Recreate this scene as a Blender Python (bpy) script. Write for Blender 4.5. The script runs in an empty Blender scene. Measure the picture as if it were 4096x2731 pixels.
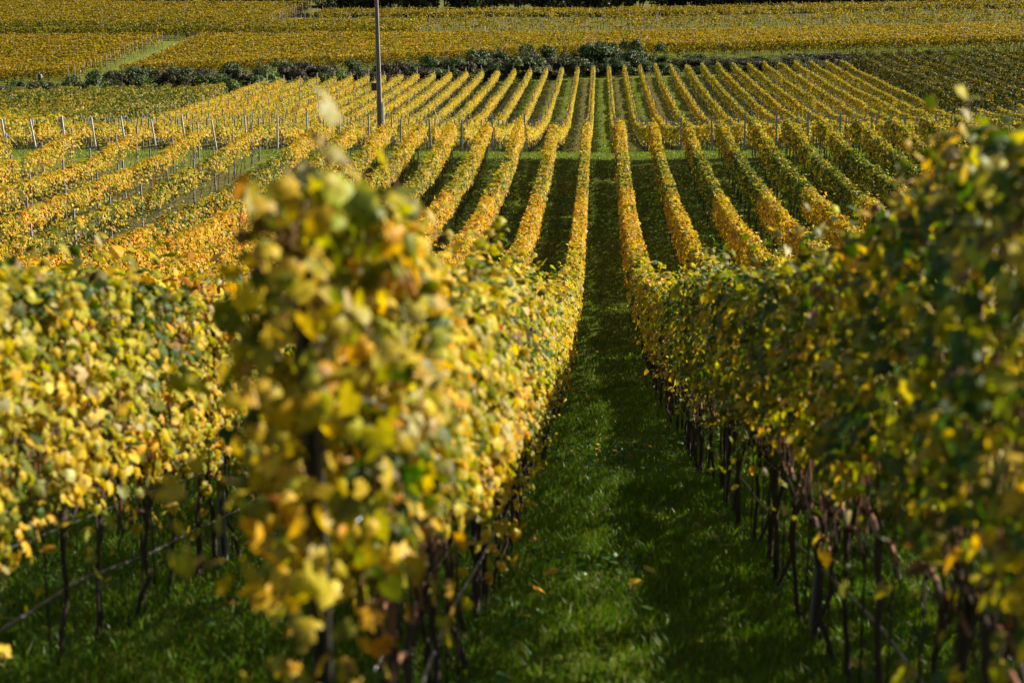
import bpy, math, random
import numpy as np
from mathutils import Vector

R = math.radians
C = bpy.context.scene.collection
scene = bpy.context.scene
rng = np.random.default_rng(7)
random.seed(7)

# ------------------------------------------------------------------ camera, light, exposure
cam_d = bpy.data.cameras.new('camera')
cam_d.lens = 50.0
cam_d.sensor_width = 36.0
cam_d.clip_start = 0.1
cam_d.clip_end = 3000.0
cam_d.dof.use_dof = True
cam_d.dof.focus_distance = 42.0
cam_d.dof.aperture_fstop = 2.2
cam = bpy.data.objects.new('camera', cam_d)
C.objects.link(cam)
EYE = 10.0
YAW, PITCH = 3.42, 11.0
cam.location = (0, 0, EYE)
cam.rotation_euler = (R(90 - PITCH), 0, R(YAW))
scene.camera = cam

SUN_EL, SUN_AZ = 34.0, 76.0          # azimuth clockwise from +Y
world = bpy.data.worlds.new('World')
scene.world = world
world.use_nodes = True
wn = world.node_tree.nodes
sky = wn.new('ShaderNodeTexSky')
sky.sky_type = 'NISHITA'
sky.sun_disc = False
sky.sun_elevation = R(SUN_EL)
sky.sun_rotation = R(SUN_AZ)
world.node_tree.links.new(sky.outputs[0], wn['Background'].inputs[0])
wn['Background'].inputs[1].default_value = 0.05
sd = bpy.data.lights.new('sun', 'SUN')
sd.energy = 5.0
sd.angle = R(0.5)
sd.color = (1.0, 0.91, 0.76)
sun = bpy.data.objects.new('sun', sd)
C.objects.link(sun)
to_sun = Vector((math.sin(R(SUN_AZ)) * math.cos(R(SUN_EL)), math.cos(R(SUN_AZ)) * math.cos(R(SUN_EL)), math.sin(R(SUN_EL))))
sun.rotation_euler = to_sun.to_track_quat('Z', 'Y').to_euler()
sun.location = to_sun * 200
scene.view_settings.view_transform = 'Standard'
scene.view_settings.look = 'None'
scene.view_settings.exposure = 1.1
scene.view_settings.gamma = 1.0
scene.cycles.max_bounces = 8
scene.cycles.transparent_max_bounces = 4
scene.cycles.caustics_reflective = False
scene.cycles.caustics_refractive = False

# ------------------------------------------------------------------ helpers
class Noise1:
    def __init__(s, seed, n=4096):
        s.v = np.random.default_rng(seed).random(n); s.n = n
    def __call__(s, x):
        x = np.asarray(x, float); i = np.floor(x).astype(int); f = x - i
        f = f * f * (3 - 2 * f)
        return s.v[i % s.n] * (1 - f) + s.v[(i + 1) % s.n] * f

class Noise2:
    def __init__(s, seed, n=256):
        s.v = np.random.default_rng(seed).random((n, n)); s.n = n
    def __call__(s, x, y):
        x = np.asarray(x, float); y = np.asarray(y, float)
        i = np.floor(x).astype(int); j = np.floor(y).astype(int)
        f = x - i; g = y - j
        f = f * f * (3 - 2 * f); g = g * g * (3 - 2 * g)
        n = s.n
        a = s.v[i % n, j % n]; b = s.v[(i + 1) % n, j % n]
        c = s.v[i % n, (j + 1) % n]; d = s.v[(i + 1) % n, (j + 1) % n]
        return (a * (1 - f) + b * f) * (1 - g) + (c * (1 - f) + d * f) * g

n1 = Noise1(3); n2 = Noise2(5); n3 = Noise2(11)

PROF = np.array([(-60, 8.5), (-20, 1.6), (-6, -0.9), (0, -1.95), (3.3, -2.47), (8.2, -3.33), (14.1, -4.4), (24.6, -6.14), (37.4, -7.68),
    (46, -8.15), (52, -8.15), (63, -7.75), (74.8, -6.95), (83, -5.9), (87.0, -5.55), (91.8, -5.5), (96, -5.8), (105, -6.2),
    (118, -6.35), (131, -6.1), (142, -5.3), (160, -4.1), (175, -2.9), (187.5, -1.75), (190, -1.5), (196, 0.35), (198, 0.5), (238, 3.3),
    (241, 3.6), (246, 4.4), (300, 10.6), (306, 11.2), (340, 16.0), (420, 30), (600, 70), (900, 120)], float)
_s = np.linspace(-60, 900, 9601)
_z = np.interp(_s, PROF[:, 0], PROF[:, 1])
_k = np.exp(-0.5 * (np.arange(-30, 31) / 11.0) ** 2); _k /= _k.sum()
_zs = np.convolve(np.pad(_z, 30, mode='edge'), _k, mode='valid')

def sstep(a, b, x):
    t = np.clip((np.asarray(x, float) - a) / (b - a), 0, 1)
    return t * t * (3 - 2 * t)

def obl(x):
    x = np.asarray(x, float)
    return 0.28 * np.minimum(x, 0) + 0.08 * np.maximum(x, 0)

def ground(x, y):
    x = np.asarray(x, float); y = np.asarray(y, float)
    xc = np.clip(x, -130, 130)
    s = y - obl(np.clip(x, -90, 90)) * sstep(105, 172, y)
    z = np.interp(s, _s, _zs)
    cl = 0.022 * sstep(110, 160, s) + 0.022 * sstep(150, 195, s) - 0.034 * sstep(199, 242, s)
    z = z + np.where(xc < 0, cl, 0.022 * sstep(110, 175, y)) * xc
    z = z + 0.014 * np.clip(x, 0, 30) * (1 - sstep(95, 130, y)) * sstep(10, 40, y)
    return z + EYE

def gz(x, y):
    return float(ground(x, y))

CA, SA = math.cos(R(YAW)), math.sin(R(YAW))
def in_view(x, y, margin=6.0):
    d = y * CA - x * SA
    l = x * CA + y * SA
    return (np.abs(l) < 0.372 * np.maximum(d, 0) + margin) & (d > -1.0)

class Acc:
    """collects vertex / face blocks and links them as one mesh object"""
    def __init__(s):
        s.v = []; s.f = []; s.c = []; s.n = 0; s.sm = []
    def add(s, v, f, c=None, smooth=False):
        v = np.asarray(v, np.float32).reshape(-1, 3); f = np.asarray(f, np.int64)
        s.v.append(v); s.f.append(f + s.n); s.n += len(v)
        nf = len(f)
        if c is None: c = (0.5, 0.5, 0.5)
        c = np.asarray(c, np.float32)
        if c.ndim == 1: c = np.tile(c, (nf, 1))
        s.c.append(c); s.sm.append(np.full(nf, smooth, bool))
    def mesh(s, name, mat):
        me = bpy.data.meshes.new(name)
        if s.n == 0: return me
        v = np.concatenate(s.v)
        me.vertices.add(len(v)); me.vertices.foreach_set('co', v.ravel())
        loops = np.concatenate([f.ravel() for f in s.f]).astype(np.int32)
        cnt = np.concatenate([np.full(len(f), f.shape[1], np.int32) for f in s.f])
        me.loops.add(len(loops)); me.loops.foreach_set('vertex_index', loops)
        start = np.zeros(len(cnt), np.int32); start[1:] = np.cumsum(cnt)[:-1]
        me.polygons.add(len(cnt)); me.polygons.foreach_set('loop_start', start); me.polygons.foreach_set('loop_total', cnt)
        me.polygons.foreach_set('use_smooth', np.concatenate(s.sm))
        col = np.ones((len(cnt), 4), np.float32); col[:, :3] = np.concatenate(s.c)
        a = me.attributes.new('tint', 'FLOAT_COLOR', 'FACE'); a.data.foreach_set('color', col.ravel())
        me.materials.append(mat)
        me.update(calc_edges=True)
        return me
    def build(s, name, mat, parent=None, loc=(0, 0, 0)):
        o = bpy.data.objects.new(name, s.mesh(name, mat)); C.objects.link(o)
        o.location = loc
        if parent is not None: o.parent = parent
        return o

def tag(o, label=None, cat=None, group=None, kind=None):
    if label: o['label'] = label
    if cat: o['category'] = cat
    if group: o['group'] = group
    if kind: o['kind'] = kind
    return o

def empty(name, loc):
    o = bpy.data.objects.new(name, None); C.objects.link(o); o.location = loc
    o.empty_display_size = 0.2
    return o

def norm(a):
    return a / np.maximum(np.linalg.norm(a, axis=-1, keepdims=True), 1e-9)

def tube(pts, rad, sides=6):
    """vertices/faces of a tube along points with per point radius"""
    pts = np.asarray(pts, float); n = len(pts); rad = np.broadcast_to(np.asarray(rad, float), (n,))
    t = np.gradient(pts, axis=0); t = norm(t)
    ref = np.where(np.abs(t[:, 2:3]) > 0.9, np.array([[1., 0, 0]]), np.array([[0., 0, 1.]]))
    a = norm(np.cross(t, ref)); b = np.cross(t, a)
    ang = np.linspace(0, 2 * np.pi, sides, endpoint=False)
    v = pts[:, None, :] + rad[:, None, None] * (np.cos(ang)[None, :, None] * a[:, None, :] + np.sin(ang)[None, :, None] * b[:, None, :])
    f = []
    for i in range(n - 1):
        for j in range(sides):
            k = (j + 1) % sides
            f.append((i * sides + j, i * sides + k, (i + 1) * sides + k, (i + 1) * sides + j))
    v = v.reshape(-1, 3)
    e0 = len(v); v = np.vstack([v, pts[0], pts[-1]])
    tri = []
    for j in range(sides):
        k = (j + 1) % sides
        tri.append((k, j, e0)); tri.append(((n - 1) * sides + j, (n - 1) * sides + k, e0 + 1))
    return v, np.array(f), np.array(tri)

def add_tube(acc, pts, rad, sides=6, col=None, smooth=True):
    v, f, tri = tube(pts, rad, sides)
    b = acc.n
    acc.add(v, f, col, smooth)
    acc.f.append(tri + b); acc.c.append(np.tile(np.asarray(col if col is not None else (.5, .5, .5), np.float32), (len(tri), 1))); acc.sm.append(np.zeros(len(tri), bool))

def add_box(acc, lo, hi, col=None):
    x0, y0, z0 = lo; x1, y1, z1 = hi
    v = [(x0, y0, z0), (x1, y0, z0), (x1, y1, z0), (x0, y1, z0), (x0, y0, z1), (x1, y0, z1), (x1, y1, z1), (x0, y1, z1)]
    f = [(0, 3, 2, 1), (4, 5, 6, 7), (0, 1, 5, 4), (1, 2, 6, 5), (2, 3, 7, 6), (3, 0, 4, 7)]
    acc.add(v, f, col)

# ------------------------------------------------------------------ materials
def new_mat(name):
    m = bpy.data.materials.new(name); m.use_nodes = True
    nt = m.node_tree
    for n in list(nt.nodes): nt.nodes.remove(n)
    out = nt.nodes.new('ShaderNodeOutputMaterial')
    return m, nt, out

def leaf_mat(name, trans=0.42, rough=0.5, spec=0.32, tsat=1.25):
    m, nt, out = new_mat(name); N = nt.nodes; L = nt.links
    at = N.new('ShaderNodeAttribute'); at.attribute_name = 'tint'
    no = N.new('ShaderNodeTexNoise'); no.inputs['Scale'].default_value = 28.0; no.inputs['Detail'].default_value = 3
    tc = N.new('ShaderNodeTexCoord'); L.new(tc.outputs['Object'], no.inputs['Vector'])
    mr = N.new('ShaderNodeMapRange'); mr.inputs[1].default_value = 0.3; mr.inputs[2].default_value = 0.7
    mr.inputs[3].default_value = 0.7; mr.inputs[4].default_value = 1.2
    L.new(no.outputs['Fac'], mr.inputs[0])
    mul = N.new('ShaderNodeMixRGB'); mul.blend_type = 'MULTIPLY'; mul.inputs[0].default_value = 1.0
    L.new(at.outputs['Color'], mul.inputs[1]); L.new(mr.outputs[0], mul.inputs[2])
    p = N.new('ShaderNodeBsdfPrincipled'); p.inputs['Roughness'].default_value = rough
    p.inputs['Specular IOR Level'].default_value = spec
    L.new(mul.outputs[0], p.inputs['Base Color'])
    hs = N.new('ShaderNodeHueSaturation'); hs.inputs['Hue'].default_value = 0.508; hs.inputs['Saturation'].default_value = tsat; hs.inputs['Value'].default_value = 1.25
    L.new(mul.outputs[0], hs.inputs['Color'])
    t = N.new('ShaderNodeBsdfTranslucent'); L.new(hs.outputs[0], t.inputs['Color'])
    mx = N.new('ShaderNodeMixShader'); mx.inputs[0].default_value = trans
    L.new(p.outputs[0], mx.inputs[1]); L.new(t.outputs[0], mx.inputs[2]); L.new(mx.outputs[0], out.inputs[0])
    return m

def plain_mat(name, col, rough=0.7, scale=20.0, var=0.35, metal=0.0, bump=0.0, stretch=(1, 1, 1), spec=0.4):
    m, nt, out = new_mat(name); N = nt.nodes; L = nt.links
    tc = N.new('ShaderNodeTexCoord'); mp = N.new('ShaderNodeMapping'); mp.inputs['Scale'].default_value = stretch
    L.new(tc.outputs['Object'], mp.inputs[0])
    no = N.new('ShaderNodeTexNoise'); no.inputs['Scale'].default_value = scale; no.inputs['Detail'].default_value = 5
    L.new(mp.outputs[0], no.inputs['Vector'])
    cr = N.new('ShaderNodeMixRGB'); cr.inputs[1].default_value = tuple(c * (1 - var) for c in col) + (1,)
    cr.inputs[2].default_value = tuple(min(1, c * (1 + var)) for c in col) + (1,)
    L.new(no.outputs['Fac'], cr.inputs[0])
    p = N.new('ShaderNodeBsdfPrincipled'); p.inputs['Roughness'].default_value = rough; p.inputs['Metallic'].default_value = metal
    p.inputs['Specular IOR Level'].default_value = spec
    L.new(cr.outputs[0], p.inputs['Base Color'])
    if bump:
        b = N.new('ShaderNodeBump'); b.inputs['Strength'].default_value = bump; b.inputs['Distance'].default_value = 0.01
        L.new(no.outputs['Fac'], b.inputs['Height']); L.new(b.outputs[0], p.inputs['Normal'])
    L.new(p.outputs[0], out.inputs[0])
    return m

M_LEAF = leaf_mat('vine_leaf')
M_SHRUB = leaf_mat('shrub_leaf', trans=0.25, rough=0.5, spec=0.35)
M_GRASS = leaf_mat('grass_blade', trans=0.40, rough=0.4, spec=0.28, tsat=1.15)
M_BARK = plain_mat('vine_bark', (0.045, 0.028, 0.02), 0.9, 60, 0.5, bump=0.8, stretch=(1, 1, 0.2))
M_CANE = plain_mat('vine_cane', (0.20, 0.085, 0.045), 0.6, 40, 0.4)
M_STEEL = plain_mat('galvanised_steel', (0.17, 0.165, 0.18), 0.5, 30, 0.3, metal=0.3, stretch=(1, 1, .3))
M_RUST = plain_mat('dark_weathered_steel', (0.045, 0.038, 0.036), 0.6, 40, 0.5, metal=0.2, stretch=(1, 1, .2))
M_CONC = plain_mat('pale_concrete', (0.44, 0.41, 0.39), 0.8, 25, 0.2, bump=0.3)
M_WOODPOST = plain_mat('weathered_wood', (0.26, 0.20, 0.16), 0.85, 18, 0.35, stretch=(1, 1, 0.15))
M_WIRE = plain_mat('fence_wire', (0.34, 0.35, 0.37), 0.35, 10, 0.2, metal=0.8)
M_HOSE = plain_mat('drip_hose_plastic', (0.055, 0.055, 0.06), 0.35, 10, 0.3, spec=0.6)
M_POLE = plain_mat('pole_concrete', (0.24, 0.21, 0.195), 0.8, 5, 0.45, bump=0.3, stretch=(1, 1, 0.1))
M_POLEEDGE = plain_mat('pole_stub_concrete', (0.42, 0.39, 0.37), 0.8, 12, 0.2)
M_DARK = plain_mat('dark_box', (0.05, 0.035, 0.03), 0.7)

def ground_mat():
    m, nt, out = new_mat('vineyard_ground'); N = nt.nodes; L = nt.links
    geo = N.new('ShaderNodeNewGeometry')
    def noise(scale, detail=4, rough=0.6):
        n = N.new('ShaderNodeTexNoise'); n.inputs['Scale'].default_value = scale; n.inputs['Detail'].default_value = detail
        n.inputs['Roughness'].default_value = rough
        L.new(geo.outputs['Position'], n.inputs['Vector']); return n.outputs['Fac']
    def rgb(c):
        n = N.new('ShaderNodeRGB'); n.outputs[0].default_value = tuple(c) + (1,); return n.outputs[0]
    def mix(f, a, b):
        n = N.new('ShaderNodeMixRGB'); L.new(f, n.inputs[0]); L.new(a, n.inputs[1]); L.new(b, n.inputs[2]); return n.outputs[0]
    def math_(op, a, b=None):
        n = N.new('ShaderNodeMath'); n.operation = op
        for i, x in enumerate((a, b)):
            if x is None: continue
            if isinstance(x, (int, float)): n.inputs[i].default_value = x
            else: L.new(x, n.inputs[i])
        return n.outputs[0]
    def rng_(x, a, b, c=0., d=1.):
        n = N.new('ShaderNodeMapRange'); n.inputs[1].default_value = a; n.inputs[2].default_value = b
        n.inputs[3].default_value = c; n.inputs[4].default_value = d; L.new(x, n.inputs[0]); return n.outputs[0]
    tt = N.new('ShaderNodeAttribute'); tt.attribute_name = 'soil'      # bare soil amount painted by plot
    sep = N.new('ShaderNodeSeparateXYZ'); L.new(geo.outputs['Position'], sep.inputs[0])
    x = sep.outputs[0]
    g1 = mix(rng_(noise(0.9, 6), 0.3, 0.7), rgb((0.062, 0.098, 0.007)), rgb((0.140, 0.190, 0.016)))
    g2 = mix(rng_(noise(14, 5), 0.35, 0.65), g1, rgb((0.170, 0.180, 0.030)))
    soil = mix(rng_(noise(5, 6), 0.3, 0.7), rgb((0.060, 0.038, 0.022)), rgb((0.150, 0.095, 0.055)))
    soil = mix(rng_(noise(22, 3), 0.60, 0.66), soil, rgb((0.30, 0.15, 0.05)))
    # alternating tilled alleys (every second one) and bare strips under the vines
    xx = math_('ADD', x, math_('MULTIPLY', math_('SUBTRACT', noise(1.3, 3), 0.5), 0.5))
    alt = math_('COSINE', math_('MULTIPLY', math_('SUBTRACT', xx, 0.30), math.pi / 2.0))
    till = rng_(alt, -0.35, -0.75)
    under = math_('COSINE', math_('MULTIPLY', math_('SUBTRACT', xx, 0.30), math.pi))
    strip = rng_(under, -0.72, -0.95)
    sepc = N.new('ShaderNodeSeparateColor'); L.new(tt.outputs['Color'], sepc.inputs[0])
    f = math_('MAXIMUM', math_('MULTIPLY', till, sepc.outputs[0]), math_('MULTIPLY', strip, sepc.outputs[1]))
    f = math_('MULTIPLY', f, rng_(noise(1.7, 6, 0.8), 0.36, 0.60))
    f = math_('MINIMUM', math_('MAXIMUM', math_('MULTIPLY', f, 0.8), sepc.outputs[2]), 1.0)
    col = mix(f, g2, soil)
    p = N.new('ShaderNodeBsdfPrincipled'); p.inputs['Roughness'].default_value = 0.95; p.inputs['Specular IOR Level'].default_value = 0.1
    L.new(col, p.inputs['Base Color'])
    b = N.new('ShaderNodeBump'); b.inputs['Strength'].default_value = 0.9; b.inputs['Distance'].default_value = 0.12
    L.new(noise(9, 6, 0.75), b.inputs['Height']); L.new(b.outputs[0], p.inputs['Normal'])
    L.new(p.outputs[0], out.inputs[0])
    return m
M_GROUND = ground_mat()

# ------------------------------------------------------------------ ground sheet
def make_ground():
    ys = np.concatenate([np.arange(-50, 0, 2.0), np.arange(0, 100, 0.5), np.arange(100, 250, 1.0), np.arange(250, 420, 3.0), np.arange(420, 901, 20.0)])
    xs = np.concatenate([np.arange(-400, -150, 20.0), np.arange(-150, -60, 3.0), np.arange(-60, 60, 1.0), np.arange(60, 150, 3.0), np.arange(150, 401, 20.0)])
    X, Y = np.meshgrid(xs, ys)
    Z = ground(X, Y) + (n2(X * 1.7, Y * 1.7) - 0.5) * 0.07 + (n3(X * 0.35, Y * 0.35) - 0.5) * 0.16
    v = np.stack([X, Y, Z], -1).reshape(-1, 3)
    ny, nx = X.shape
    i = np.arange(ny - 1)[:, None] * nx + np.arange(nx - 1)[None, :]
    f = np.stack([i, i + 1, i + nx + 1, i + nx], -1).reshape(-1, 4)
    a = Acc(); a.add(v, f, None, True)
    o = a.build('ground', M_GROUND)
    # plots: R = tilled alternate alleys, G = bare under-vine strip, B = soil everywhere
    x, y = v[:, 0], v[:, 1]
    s = y - obl(np.clip(x, -90, 90)) * sstep(105, 172, y)
    till = ((s > 93) & (s < 188) & (x > -42) & (x < 33)).astype(float)
    strip = np.zeros_like(x)
    strip[(y < 87)] = 0.25
    strip[(y < 87) & (x < -17.5)] = 0.8
    strip[(s > 93) & (s < 188)] = 0.5
    soil = np.zeros_like(x)
    soil[(y < 82) & (x < -18.5)] = 0.5
    soil[(s > 246)] = 0.4
    soil[(s > 290) & (x > -52)] = 0.3
    col = np.stack([till, strip, soil, np.ones_like(x)], -1).astype(np.float32)
    at = o.data.attributes.new('soil', 'FLOAT_COLOR', 'POINT'); at.data.foreach_set('color', col.ravel())
    tag(o, kind='structure')
    return o
make_ground()

# ------------------------------------------------------------------ leaves
def leaf_template_fine(rings=True):
    # five lobed vine leaf, tip along +t
    ang = np.array([-168, -150, -118, -100, -78, -58, -38, -18, 0, 18, 38, 58, 78, 100, 118, 150, 168])
    rad = np.array([0.30, 0.52, 0.56, 0.44, 0.60, 0.40, 0.56, 0.54, 0.72, 0.54, 0.56, 0.40, 0.60, 0.44, 0.56, 0.52, 0.30])
    a = np.radians(ang)
    b = np.sin(a) * rad; t = np.cos(a) * rad + 0.1
    n = -0.30 * np.abs(b) - 0.22 * t * t + 0.05 * np.sin(ang * 0.13)
    v = np.stack([b, t, n], -1)
    if not rings:
        v = np.vstack([[(0, -0.02, 0.02)], v])
        return v, np.array([(0, i, i + 1) for i in range(1, 17)])
    inn = v * np.array([.62, .62, .42]) + np.array([0, 0, .035]) * (np.arange(17) % 2)[:, None] * 1.2
    v = np.vstack([[(0, -0.02, 0.02)], inn, v])
    f = [(0, i, i + 1) for i in range(1, 17)]
    for i in range(1, 17): f += [(i, i + 17, i + 18), (i, i + 18, i + 1)]
    return v, np.array(f)
def leaf_template_mid():
    v = np.array([(0, -.45, 0), (.5, -.3, -.14), (.42, .25, -.12), (0, .68, -.12), (-.42, .25, -.12), (-.5, -.3, -.14), (0, .1, .03)], float)
    f = np.array([(0, 1, 6), (1, 2, 6), (2, 3, 6), (3, 4, 6), (4, 5, 6), (5, 0, 6)])
    return v, f
def leaf_template_far():
    v = np.array([(0, -.5, 0), (.5, 0, -.1), (0, .55, 0), (-.5, 0, -.1)], float)
    f = np.array([(0, 1, 2, 3)])
    return v, f
TPL = {'fine': leaf_template_fine(), 'lobed': leaf_template_fine(False), 'mid': leaf_template_mid(), 'far': leaf_template_far()}

def put_leaves(acc, P, n, size, col, kind, g, droop=0.8):
    """P (N,3) positions, n (N,3) blade normals, size (N,), col (N,3)"""
    N = len(P)
    if N == 0: return
    n = norm(n)
    t = np.stack([g.normal(0, .55, N), g.normal(0, .55, N), -np.full(N, droop) + g.normal(0, .35, N)], -1)
    t = norm(t - n * np.sum(t * n, -1, keepdims=True))
    b = np.cross(t, n)
    T, F = TPL[kind]
    m = len(T)
    cup = g.normal(1.1, .9, N)[:, None, None]
    asp = g.uniform(0.75, 1.15, N)[:, None, None]
    V = P[:, None, :] + size[:, None, None] * (T[None, :, 0:1] * asp * b[:, None, :] + T[None, :, 1:2] * t[:, None, :] + T[None, :, 2:3] * cup * n[:, None, :])
    f = (F[None] + (np.arange(N) * m)[:, None, None]).reshape(-1, F.shape[1])
    nf = len(F)
    c = np.repeat(col, nf, 0)
    if kind == 'fine':                     # browned, dry margins and paler blade along the veins
        rim = np.zeros(nf); rim[16:] = 1.0
        dry = (g.random(N) < .26) * g.uniform(.2, .8, N)
        m_ = (dry[:, None] * rim[None, :] * (g.random((N, nf)) < .7)).reshape(-1, 1)
        c = c * g.uniform(0.84, 1.14, (N * nf, 1)) * (1 - m_) + np.array([[.20, .085, .025]]) * m_
        c = c * (1 + .18 * np.tile((np.arange(nf) % 4 == 1) & (rim < .5), N)[:, None])
    elif kind == 'lobed': c = c * g.uniform(0.84, 1.14, (N * nf, 1))
    acc.add(V.reshape(-1, 3), f, c, kind in ('fine', 'lobed'))

PAL = np.array([(0.060, 0.105, 0.014),   # 0 green
                (0.165, 0.180, 0.018),   # 1 olive
                (0.390, 0.350, 0.022),   # 2 yellow green
                (0.580, 0.410, 0.026),   # 3 yellow
                (0.610, 0.350, 0.022),   # 4 gold
                (0.580, 0.265, 0.018),   # 5 orange
                (0.190, 0.120, 0.034),   # 6 brown purple
                (0.420, 0.035, 0.014),   # 7 red
                (0.430, 0.370, 0.140)])  # 8 pale underside
def pick(W, g, cell=None):
    """W (N,9) weights -> colours with jitter"""
    W = np.maximum(W, 0); cs = np.cumsum(W, 1); r = g.random(len(W))
    if cell is not None:                 # leaves of one shoot share a colour more often than not
        y, h, u = cell
        hs = np.sin(np.floor(y / .33 + n1(h * 3) * 1.5) * 12.9898 + np.floor(h / .30 + n1(y * 2.1) * 1.2) * 78.233 + np.sign(u) * 3.7) * 43758.5453
        r = np.where(g.random(len(W)) < .55, hs - np.floor(hs), r)
    r = r * cs[:, -1]
    i = (cs < r[:, None]).sum(1)
    i = np.clip(i, 0, 8)
    c = PAL[i] * g.uniform(0.72, 1.22, (len(W), 1))
    c = c * (1 + g.normal(0, .06, (len(W), 3)))
    return np.clip(c, 0.004, 0.75)

def W_(*a):
    return np.array(a, float)
MIX = {  #        green olive ygreen yell gold oran brown red pale
    'dark':   W_(.55, .32, .12, .05, .01, .00, .04, .0003, .03),
    'fresh':  W_(.16, .28, .36, .22, .03, .00, .02, .0003, .07),
    'lemon':  W_(.06, .16, .34, .40, .08, .01, .03, .0003, .06),
    'yellow': W_(.05, .12, .28, .44, .20, .02, .04, .001, .035),
    'gold':   W_(.02, .05, .14, .40, .42, .08, .05, .005, .02),
    'orange': W_(.01, .03, .06, .24, .46, .30, .05, .010, .02),
    'mixed':  W_(.22, .28, .20, .16, .05, .01, .20, .004, .05),
    'pale':   W_(.03, .08, .32, .52, .12, .01, .03, .001, .05),
    'brown':  W_(.12, .26, .16, .16, .12, .03, .26, .004, .04),
    'tan':    W_(.05, .15, .20, .30, .22, .05, .16, .002, .03),
}
def blend(names_w):
    """list of (name, weight array) -> W"""
    tot = 0
    for nm, w in names_w: tot = tot + np.asarray(w)[:, None] * MIX[nm][None, :]
    return tot

def near_colour(k, y, h, u, g):
    q = n2(y * 0.12 + k * 3.1, k * 1.7 + 0.5)
    q2 = n3(y * 0.55 + k * 7.3, h * 1.2 + k)
    yb = y + (n1(y * 0.8 + k * 13) - 0.5) * 5
    right = 1.0 if k > 0 else 0.0
    far_gold = sstep(75, 79, yb)
    mix_band = sstep(62, 64, yb) * (1 - far_gold)
    gold_band = sstep(40, 50, yb) * (1 - sstep(62, 64, yb))
    near = 1 - sstep(40, 50, yb)
    L = []
    L.append(('gold', far_gold * (0.75 if k < 3 else 0.45)))
    L.append(('yellow', far_gold * (0.25 if k < 3 else 0.3)))
    if k >= 2: L.append(('fresh', far_gold * 0.35)); L.append(('dark', far_gold * (.25 if k < 4 else .55)))
    if k > 2:
        L.append(('dark', mix_band * 0.65)); L.append(('mixed', mix_band * 0.35))
    elif k < -8.9:
        L.append(('yellow', mix_band * 0.7)); L.append(('gold', mix_band * 0.3))
    else:
        L.append(('mixed', mix_band * 0.7)); L.append(('yellow', mix_band * 0.3))
    go = 'gold' if k > 1 or k < -8.9 else 'orange'
    L.append((go, gold_band * (0.75)))
    L.append(('yellow', gold_band * 0.25))
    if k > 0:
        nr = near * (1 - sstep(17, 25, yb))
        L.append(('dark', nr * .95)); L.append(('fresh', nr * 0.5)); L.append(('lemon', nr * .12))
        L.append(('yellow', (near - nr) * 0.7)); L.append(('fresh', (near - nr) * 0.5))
    elif k < -8.9:
        L.append(('yellow', near * 0.7)); L.append(('gold', near * 0.3))
    elif k < -2:
        L.append(('orange', near * 0.6)); L.append(('yellow', near * 0.5))
    elif k < -1:
        a = near * q
        L.append(('fresh', near * 1.05)); L.append(('dark', near * .16)); L.append(('lemon', near * 0.65 * (1 - sstep(1.3, 2.1, h)) + 0.1 * near))
    else:
        nr = near * (1 - sstep(6.5, 9.5, yb)); md = near * sstep(6.5, 9.5, yb) * (1 - sstep(17, 24, yb)); fr = near - nr - md
        L.append(('lemon', nr * 0.8)); L.append(('gold', nr * 0.22 * (1 - sstep(1.2, 2, h)))); L.append(('fresh', nr * 0.45 * sstep(1.2, 2.2, h)))
        L.append(('fresh', md * 0.85)); L.append(('yellow', md * 0.35))
        L.append(('yellow', fr * 0.9)); L.append(('fresh', fr * 0.3))
    L.append(('brown', (.05 if abs(k) < 2 else .16) * (1 - sstep(0.8, 1.05, h))))
    L.append(('orange', (0.4 if k < -2 else .12) * sstep(0.84, 0.92, q2)))
    if -10 < k < -8: L.append(('dark', 1.3 * sstep(48, 54, yb) * (1 - sstep(72, 77, yb))))
    L.append(('dark', (0.3 if k != -.5 else .12) * sstep(0.75, 0.85, n2(y * 0.9 + k * 5, h * 1.5 + 9))))
    return pick(blend(L), g, (y, h, u))

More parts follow.
